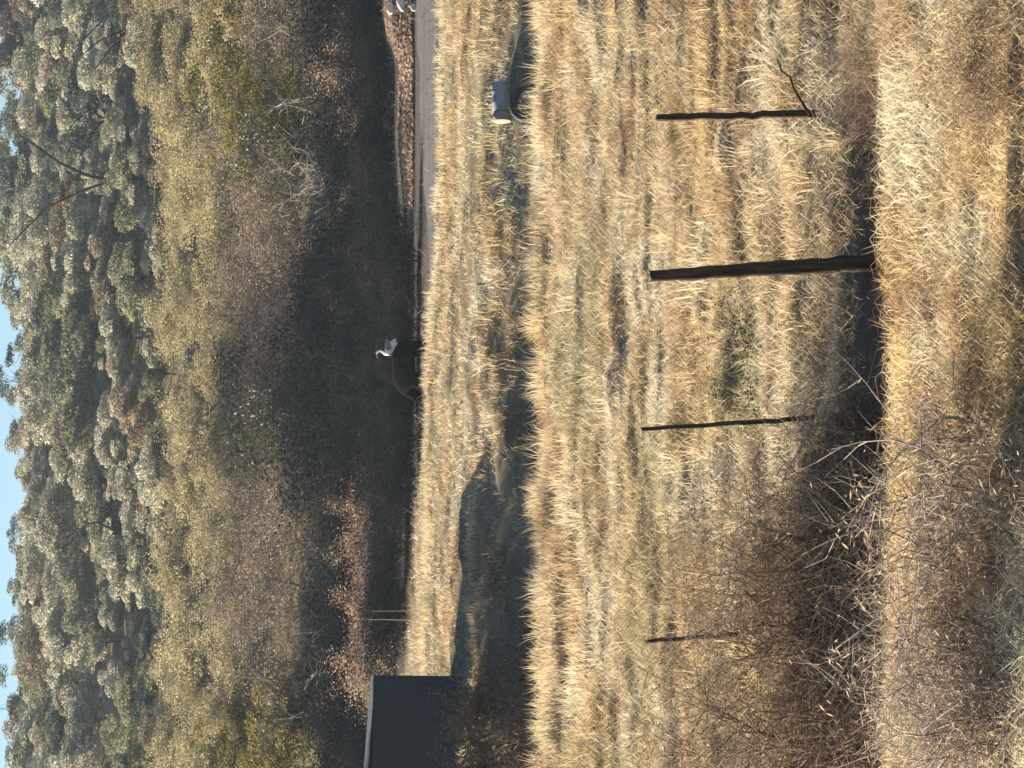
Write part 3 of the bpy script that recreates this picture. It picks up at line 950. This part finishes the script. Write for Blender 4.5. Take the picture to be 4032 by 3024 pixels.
def build_cow():
    y = 80.0
    p = at(1588, y)
    e = bpy.data.objects.new('cow', None); COL.objects.link(e)
    e.location = p; e.rotation_euler = (0, 0, math.radians(180 - 38)); e.scale = (.98, .98, .98)
    tag(e, 'black cow grazing head down in shade at the sunlit grass edge', 'cow')
    # body along +x (head at +x)
    V = [(0, 0, .95), (-.55, 0, 1.02), (-.78, 0, .95), (.45, 0, .98), (.75, 0, 1.02),
         (1.0, 0, .82), (1.18, 0, .52), (1.32, 0, .30), (1.42, 0, .12)]
    Ed = [(0, 1), (1, 2), (0, 3), (3, 4), (4, 5), (5, 6), (6, 7), (7, 8)]
    Rd = [.36, .34, .20, .34, .27, .19, .15, .13, .075]
    for sx, sy in ((-.62, .2), (-.62, -.2), (.55, .18), (.55, -.18)):
        b = len(V); back = sx < 0
        V += [(sx, sy, .70), (sx + (.06 if back else 0), sy, .48), (sx - (.08 if back else 0), sy, .30), (sx - .02, sy, .06), (sx + .05, sy, -.02)]
        Ed += [(1 if back else 3, b), (b, b + 1), (b + 1, b + 2), (b + 2, b + 3), (b + 3, b + 4)]
        Rd += [.15, .10, .06, .05, .05]
    skin('body', V, Ed, Rd, M_HIDE, e)
    skin('tail', [(-.86, 0, 1.05), (-.98, .02, .8), (-1.0, .03, .45), (-1.0, .03, .30), (-1.0, .03, .2)], [(0, 1), (1, 2), (2, 3), (3, 4)], [.03, .022, .018, .04, .02], M_HIDE, e, sub=1)
    for s in (1, -1):
        skin('ear', [(1.13, s * .12, .60), (1.12, s * .24, .62), (1.12, s * .31, .58)], [(0, 1), (1, 2)], [.03, .05, .02], M_HIDE, e, sub=1)


build_cow()


def build_egret():
    y = 80.0
    base = on_ray(1646, 1575, y)
    e = bpy.data.objects.new('egret', None); COL.objects.link(e)
    e.location = base; e.rotation_euler = (0, 0, math.radians(165)); e.scale = (1, 1, 1)
    tag(e, 'white egret with crooked neck perched on the black cow\'s rump', 'bird')
    V = [(0, 0, .26), (-.10, 0, .20), (-.24, 0, .09), (.08, 0, .34), (.13, 0, .42), (.06, 0, .50), (.02, 0, .57), (.07, 0, .65), (.13, 0, .655)]
    Ed = [(0, 1), (1, 2), (0, 3), (3, 4), (4, 5), (5, 6), (6, 7), (7, 8)]
    skin('body', V, Ed, [.125, .12, .05, .085, .045, .033, .03, .038, .026], M_FEATHER, e)
    skin('beak', [(.14, 0, .655), (.26, 0, .63)], [(0, 1)], [.018, .005], M_BEAK, e, sub=1)
    skin('wing', [(0, .09, .30), (-.18, .13, .34), (-.36, .14, .40)], [(0, 1), (1, 2)], [(.03, .09), (.025, .09), (.015, .03)], M_GREYF, e, sub=2)
    skin('wing', [(0, -.09, .30), (-.15, -.12, .22), (-.30, -.10, .12)], [(0, 1), (1, 2)], [(.03, .09), (.025, .09), (.015, .03)], M_FEATHER, e, sub=2)
    for s in (1, -1):
        skin('leg', [(-.02, s * .035, .16), (-.01, s * .035, .06), (-.02, s * .035, -.03)], [(0, 1), (1, 2)], [.014, .01, .012], M_BEAK, e, sub=1)


build_egret()


# ------------------------------------------------------------------ pale stones by the path
def stone(u, v, y, r, seed, label):
    c = hit(u, v + 25, 90); c.z += r[2] * .6
    import bmesh
    bm = bmesh.new(); bmesh.ops.create_icosphere(bm, subdivisions=3, radius=1)
    rnd = np.random.default_rng(seed); ph = rnd.random(6) * 6
    for w in bm.verts:
        q = w.co
        k = 1 + .12 * math.sin(2.1 * q.x + ph[0]) + .1 * math.sin(3 * q.y + ph[1]) + .07 * math.sin(5 * q.z + ph[2])
        w.co = Vector((q.x * r[0] * k, q.y * r[1] * k, q.z * r[2] * k))
    me = bpy.data.meshes.new('boulder'); bm.to_mesh(me); bm.free()
    o = link('boulder', smooth(me), M_STONE, loc=c)
    o.rotation_euler = (0, math.radians(rnd.uniform(-30, 30)), rnd.uniform(0, 3))
    tag(o, label, 'boulder', 'pale boulders at the end of the path'); return o


stone(2992, 1530, 97.5, (.22, .18, .15), 1, 'roundest pale boulder, topmost above the path at the picture edge')
stone(3008, 1570, 96.8, (.26, .18, .14), 2, 'long pale boulder just below the roundest one at the path end')
stone(2994, 1612, 95.6, (.14, .12, .10), 3, 'small pale boulder lowest of the three beside the path bank')

def litter():
    r = np.random.default_rng(8); n = 7000
    u = 2200 + 900 * r.random(n) ** .8; y = 93.4 + 3.8 * r.random(n); x = (u - CU) / FPX * y
    C = np.stack([x, y, terrain(x, y) + .02 + .06 * r.random(n)], -1)
    a = r.normal(0, 1, (n, 3)); a /= np.linalg.norm(a, axis=1, keepdims=True)
    b = np.cross(a, r.normal(0, 1, (n, 3))); b /= np.linalg.norm(b, axis=1, keepdims=True)
    L = .05 + .07 * r.random((n, 1))
    V = np.stack([C - a * L, C + b * L * .6, C + a * L, C - b * L * .6], 1).reshape(-1, 3)
    c = np.array(RU + [(.20, .13, .09), (.16, .12, .09)])[r.integers(0, 6, n)]
    o = link('fallen_leaves', mesh_np('fallen_leaves', V, np.arange(4 * n), np.full(n, 4), np.repeat(c, 4, axis=0)), M_LEAF)
    tag(o, kind='stuff')


litter()

# ------------------------------------------------------------------ foreground scrub and weeds
rr = random.Random(21)
SCR = [(60, 23.0, 1.0), (230, 22.6, .95), (400, 22.4, .85), (560, 22.8, .9), (700, 22.2, 1.0), (860, 22.6, 1.0), (1000, 22.3, .95), (1130, 21.9, .85), (1260, 22.0, .7), (-90, 22.4, 1.0),
       (120, 20.6, .7), (330, 20.8, .7), (520, 20.9, .75), (720, 20.7, .7), (930, 20.6, .7), (1130, 20.8, .55)]
SCRROW = (Row('the back row of the near ditch'), Row('the front row of the near ditch'))
for i, (u, y, h) in enumerate(sorted(SCR)):
    plant('scrub', i, at(u, y - .35), h * (1.35 if y > 21.2 else 1), 'scrub_bush', SCRROW[y < 21.2].say('brown scrub bush', u).replace('shed end', 'corner end'), 'shrub', 'bare scrub bushes in the near ditch', wide=rr.uniform(.9, 1.2))
for i, (u, y, h) in enumerate(sorted([(2420, 21.9, .5), (2560, 22.0, .6), (2700, 21.8, .5), (2300, 21.9, .42), (2820, 21.8, .35)])):
    plant('scrub', i, at(u, y - .95), h * .85, 'ditch_bush', 'low dark brown bush in the ditch, %s along from the thickest post' % ORD[i + 1], 'shrub', 'low bushes in the ditch below the split post', wide=1.2)
row = Row('the foreground weeds')
for i, u in enumerate(sorted([rr.uniform(-40, 1350) for _ in range(11)] + [rr.uniform(2500, 3040) for _ in range(7)])):
    p = hit(u, rr.uniform(3700, 3980) if u < 1500 else rr.uniform(3850, 4000), 13.2, 40)
    if p is None: continue
    plant('weed', i, p, rr.uniform(.22, .40), 'weed_plant', row.say('dry brown twiggy weed', u).replace('shed end', 'corner end'), 'weed', 'dry weeds in the foreground', wide=rr.uniform(.8, 1.2))
row = Row('the weeds around the leaning post')
for i, u in enumerate(sorted(rr.uniform(-15, 900) for _ in range(19))):
    p = hit(u, rr.uniform(2700, 3150))
    if p is None: continue
    plant('weed', i, p, rr.uniform(.22, .40), 'weed_plant', row.say('dry tan weed', u).replace('shed end', 'edge end'), 'weed', 'dry weeds around the leaning post', wide=rr.uniform(.8, 1.2))
for i, (u, y, h, lab) in enumerate([(180, 21.2, 1.0, 'pale bare bramble stems arching over the ditch nearest the picture corner'), (420, 20.9, .9, 'pale bramble with crossing stems above the dark ditch corner'),
        (640, 21.3, 1.0, 'pale branching bramble rising in the middle of the brown scrub'), (880, 21.0, .85, 'pale bramble reaching up between the scrub bushes below the slim post'), (1080, 20.8, .8, 'last pale bramble of the scrub, toward the thickest post'),
        (300, 22.2, 1.0, 'pale bare twigs standing behind the brown scrub by the leaning post'), (760, 22.0, .9, 'pale bare twigs standing between the slim post and leaning post')]):
    plant('bramble', i, at(u, y), h, 'bramble', lab, 'shrub', wide=1.2)
rr2 = random.Random(4); row = Row('the foreground')
for u in sorted(rr2.uniform(-40, 1250) for _ in range(13)):
    p = hit(u, rr2.uniform(3760, 3990), 13.2, 40)
    plant('twigbush', int(u), p, rr2.uniform(.42, .72), 'twig_bush', row.say('tan twiggy bush', u).replace('shed end', 'corner end'), 'shrub', 'tan twiggy bushes in the foreground', wide=1.2)
proto('green_weed', 7500, .5, .4, 420, .035, [(.10, .105, .055), (.14, .14, .075), (.07, .075, .04)], .035, stems=8, spread=1.0, child=(4, 4), r0=.006, col=(.10, .09, .05), n_var=2)
for i, (u, v, h, lab) in enumerate([(1715, 2990, .30, 'dark green weed clump in the grass beside the thickest post'), (1480, 2900, .26, 'dark green weed clump just above the slim leaning post'),
                               (1450, 3010, .26, 'dark green weed clump close beside the slim leaning post'), (1330, 2700, .18, 'small dark green weed clump beyond the slim leaning post')]):
    p = hit(u, v); plant('green_weed', i, p, h, 'green_weed', lab, 'weed', wide=1.0)
# scrub in front of the shed and along the left of the dip
for i, (u, y, h, lab) in enumerate([(10, 55.0, 1.5, 'brown twiggy bush at the picture edge, covering the foot of the shed'), (110, 54.6, 1.3, 'brown twiggy bush in front of the middle of the shed wall'),
        (215, 54.9, 1.15, 'brown twiggy bush in front of the open end of the shed wall'), (330, 54.2, 1.05, 'brown bush just past the corner of the shed'), (60, 50.2, 1.6, 'tall brown bush in the dip, nearest in front of the shed'),
        (240, 49.8, 1.35, 'spreading brown bush in the dip before the shed corner'), (460, 51.5, 1.2, 'brown bush in the dip, one place on from the shed corner'), (600, 51.0, .9, 'low brown bush in the dip below the two pale stalks'),
        (1000, 51.6, .75, 'low dark bush alone in the shaded dip'), (1450, 52.5, .7, 'pale brown bush in the dip before the black cow')]):
    plant('dip', i, at(u, y), h, 'dip_bush', lab, 'shrub', wide=rr.uniform(1.0, 1.3))
# rusty bushes
for i, (u, y, h, lab) in enumerate([(980, 104, 1.9, 'rusty bush with a reddish crown, farthest from the shed in its row'), (800, 103, 1.7, 'tan and rust bush in the middle of the row beyond the shed'),
                                (620, 103, 1.8, 'rusty pink bush behind the two pale stalks'), (430, 102, 1.9, 'rust and straw coloured bush nearest the shed roof'),
                                (2690, 106.5, 2.3, 'dim rust red bush alone in the shaded thicket above the path')]):
    plant('rust', i, at(u, y), h, 'rust_bush', lab, 'bush', wide=1.2)

# ------------------------------------------------------------------ dark leaning limbs on the hillside
def bare_tree(name, label, y, limbs, r=.11):
    u0, v0 = limbs[0][0]
    b = on_ray(u0, v0, y); g = Vector((b.x, b.y, zt(b.x, b.y)))
    e = bpy.data.objects.new(name, None); COL.objects.link(e); e.location = g
    tag(e, label, 'tree')
    for j, lm in enumerate(limbs):
        S = Segs(6)
        pts = [on_ray(u, v, y + .4 * j) - g for u, v in lm]
        if j == 0: pts[0].z = -.2
        n = len(pts) - 1
        for i in range(n):
            rj = r * (1 if j == 0 else .7)
            S.add(pts[i], pts[i + 1], rj * (1 - .7 * i / n), rj * (1 - .7 * (i + 1) / n), (.045, .036, .03))
        link('trunk' if j == 0 else 'limb', S.mesh('trunk' if j == 0 else 'limb'), M_TWIG, e)
    return e


def dd(*ps):
    return [(3024 - 1.823 * py, 1.823 * px) for px, py in ps]


bare_tree('bare_tree', 'leafless tree with dark fanning limbs at the picture edge', 176,
          [dd((345, -12), (335, 5), (290, 55), (250, 90), (205, 150)), dd((290, 55), (255, 70), (215, 88), (170, 125)), dd((335, 8), (300, -5), (250, 20), (220, 45), (160, 105)), dd((262, 72), (252, 130))], .14)
bare_tree('bare_tree', 'forked tree whose two dark limbs make a wide V on the hillside', 182,
          [dd((245, 393), (228, 388), (180, 376), (130, 352), (70, 310), (40, 290)), dd((245, 393), (205, 402), (150, 425), (100, 450), (60, 490), (20, 530))], .17)
bare_tree('bare_tree', 'single dark bent trunk on the middle of the hillside', 184, [dd((325, 1160), (290, 1155), (245, 1145), (210, 1128), (190, 1132))], .15)
bare_tree('bare_tree', 'small forked dark trunk nearest the skyline above the shed', 205, [dd((218, 1553), (180, 1550), (140, 1552), (120, 1570)), dd((155, 1551), (135, 1530), (120, 1500))], .15)

# ------------------------------------------------------------------ pale dead stalks
def stalk(u0, v0, u1, v1, y, label, r=.008, group=None):
    a = on_ray(u0, v0, y); b = on_ray(u1, v1, y)
    a.z = min(a.z, zt(a.x, a.y) + .02)
    stick(a, b, r, label, name='dead_stalk', col=(.58, .50, .36), k=5, wig=.008, cat='stalk', group=group)


stalk(582, 1600, 584, 1448, 76.5, 'straighter of two pale dead stalks standing in front of the rusty bush', .016)
stalk(620, 1600, 618, 1462, 76.7, 'shorter pale stalk standing beside the straighter one', .012)
stalk(605, 2160, 596, 2045, 46.0, 'straight pale stalk standing on the grassy edge of the dip', .010)
stalk(560, 2160, 520, 2075, 46.0, 'pale stalk leaning away on the grassy edge of the dip', .009)
stalk(900, 3620, 470, 3290, 19.6, 'longest pale bare stalk leaning across the near ditch scrub', .009)
stalk(830, 3600, 760, 3420, 19.5, 'short pale stalk rising under the longest leaning one', .007)
stalk(1010, 3620, 1130, 3420, 19.6, 'pale stalk leaning over the scrub toward the thick post', .006)
for k, (pa, pb, lab) in enumerate([((2085, 455), (2165, 400), 'pale dead stem lying aslant in the grass nearest the camera, below the split post'), ((2060, 300), (2165, 225), 'thin pale stem leaning in the grass at the boulder side of the foreground'),
                                  ((2085, 1125), (2010, 1180), 'dark dead twig lying over the foreground weeds before the slim post'), ((2190, 760), (2150, 800), 'short dark twig sticking up at the bottom edge of the foreground')]):
    ua, va = 3024 - 1.823 * pa[1], 1.823 * pa[0]; ub, vb = 3024 - 1.823 * pb[1], 1.823 * pb[0]
    qa = hit(ua, va, 13.2, 40); qb = on_ray(ub, vb, qa.y + .15)
    qa.z += .03; qb.z = max(qb.z, zt(qb.x, qb.y) + .04)
    stick(qa, qb, .007, lab, name='dead_twig', col=(.6, .5, .33) if k < 2 else (.06, .045, .035), wig=.01, cat='twig')
print('TRIS', sum(sum(len(p.vertices) - 2 for p in o.data.polygons) if len(o.data.polygons) < 2000 else len(o.data.polygons) * 2 for o in SC.objects if o.type == 'MESH'))

# ------------------------------------------------------------------ air
HM = bpy.data.materials.new('haze'); HM.use_nodes = True
hn = HM.node_tree.nodes; hn.clear()
hv = hn.new('ShaderNodeVolumePrincipled'); hv.inputs['Color'].default_value = (.66, .82, 1.0, 1); hv.inputs['Density'].default_value = .00021
ho = hn.new('ShaderNodeOutputMaterial'); HM.node_tree.links.new(hv.outputs[0], ho.inputs['Volume'])
hz = link('haze', box_mesh('haze', 0, 440, 19, 1500, 980, 44), HM)
tag(hz, kind='stuff')
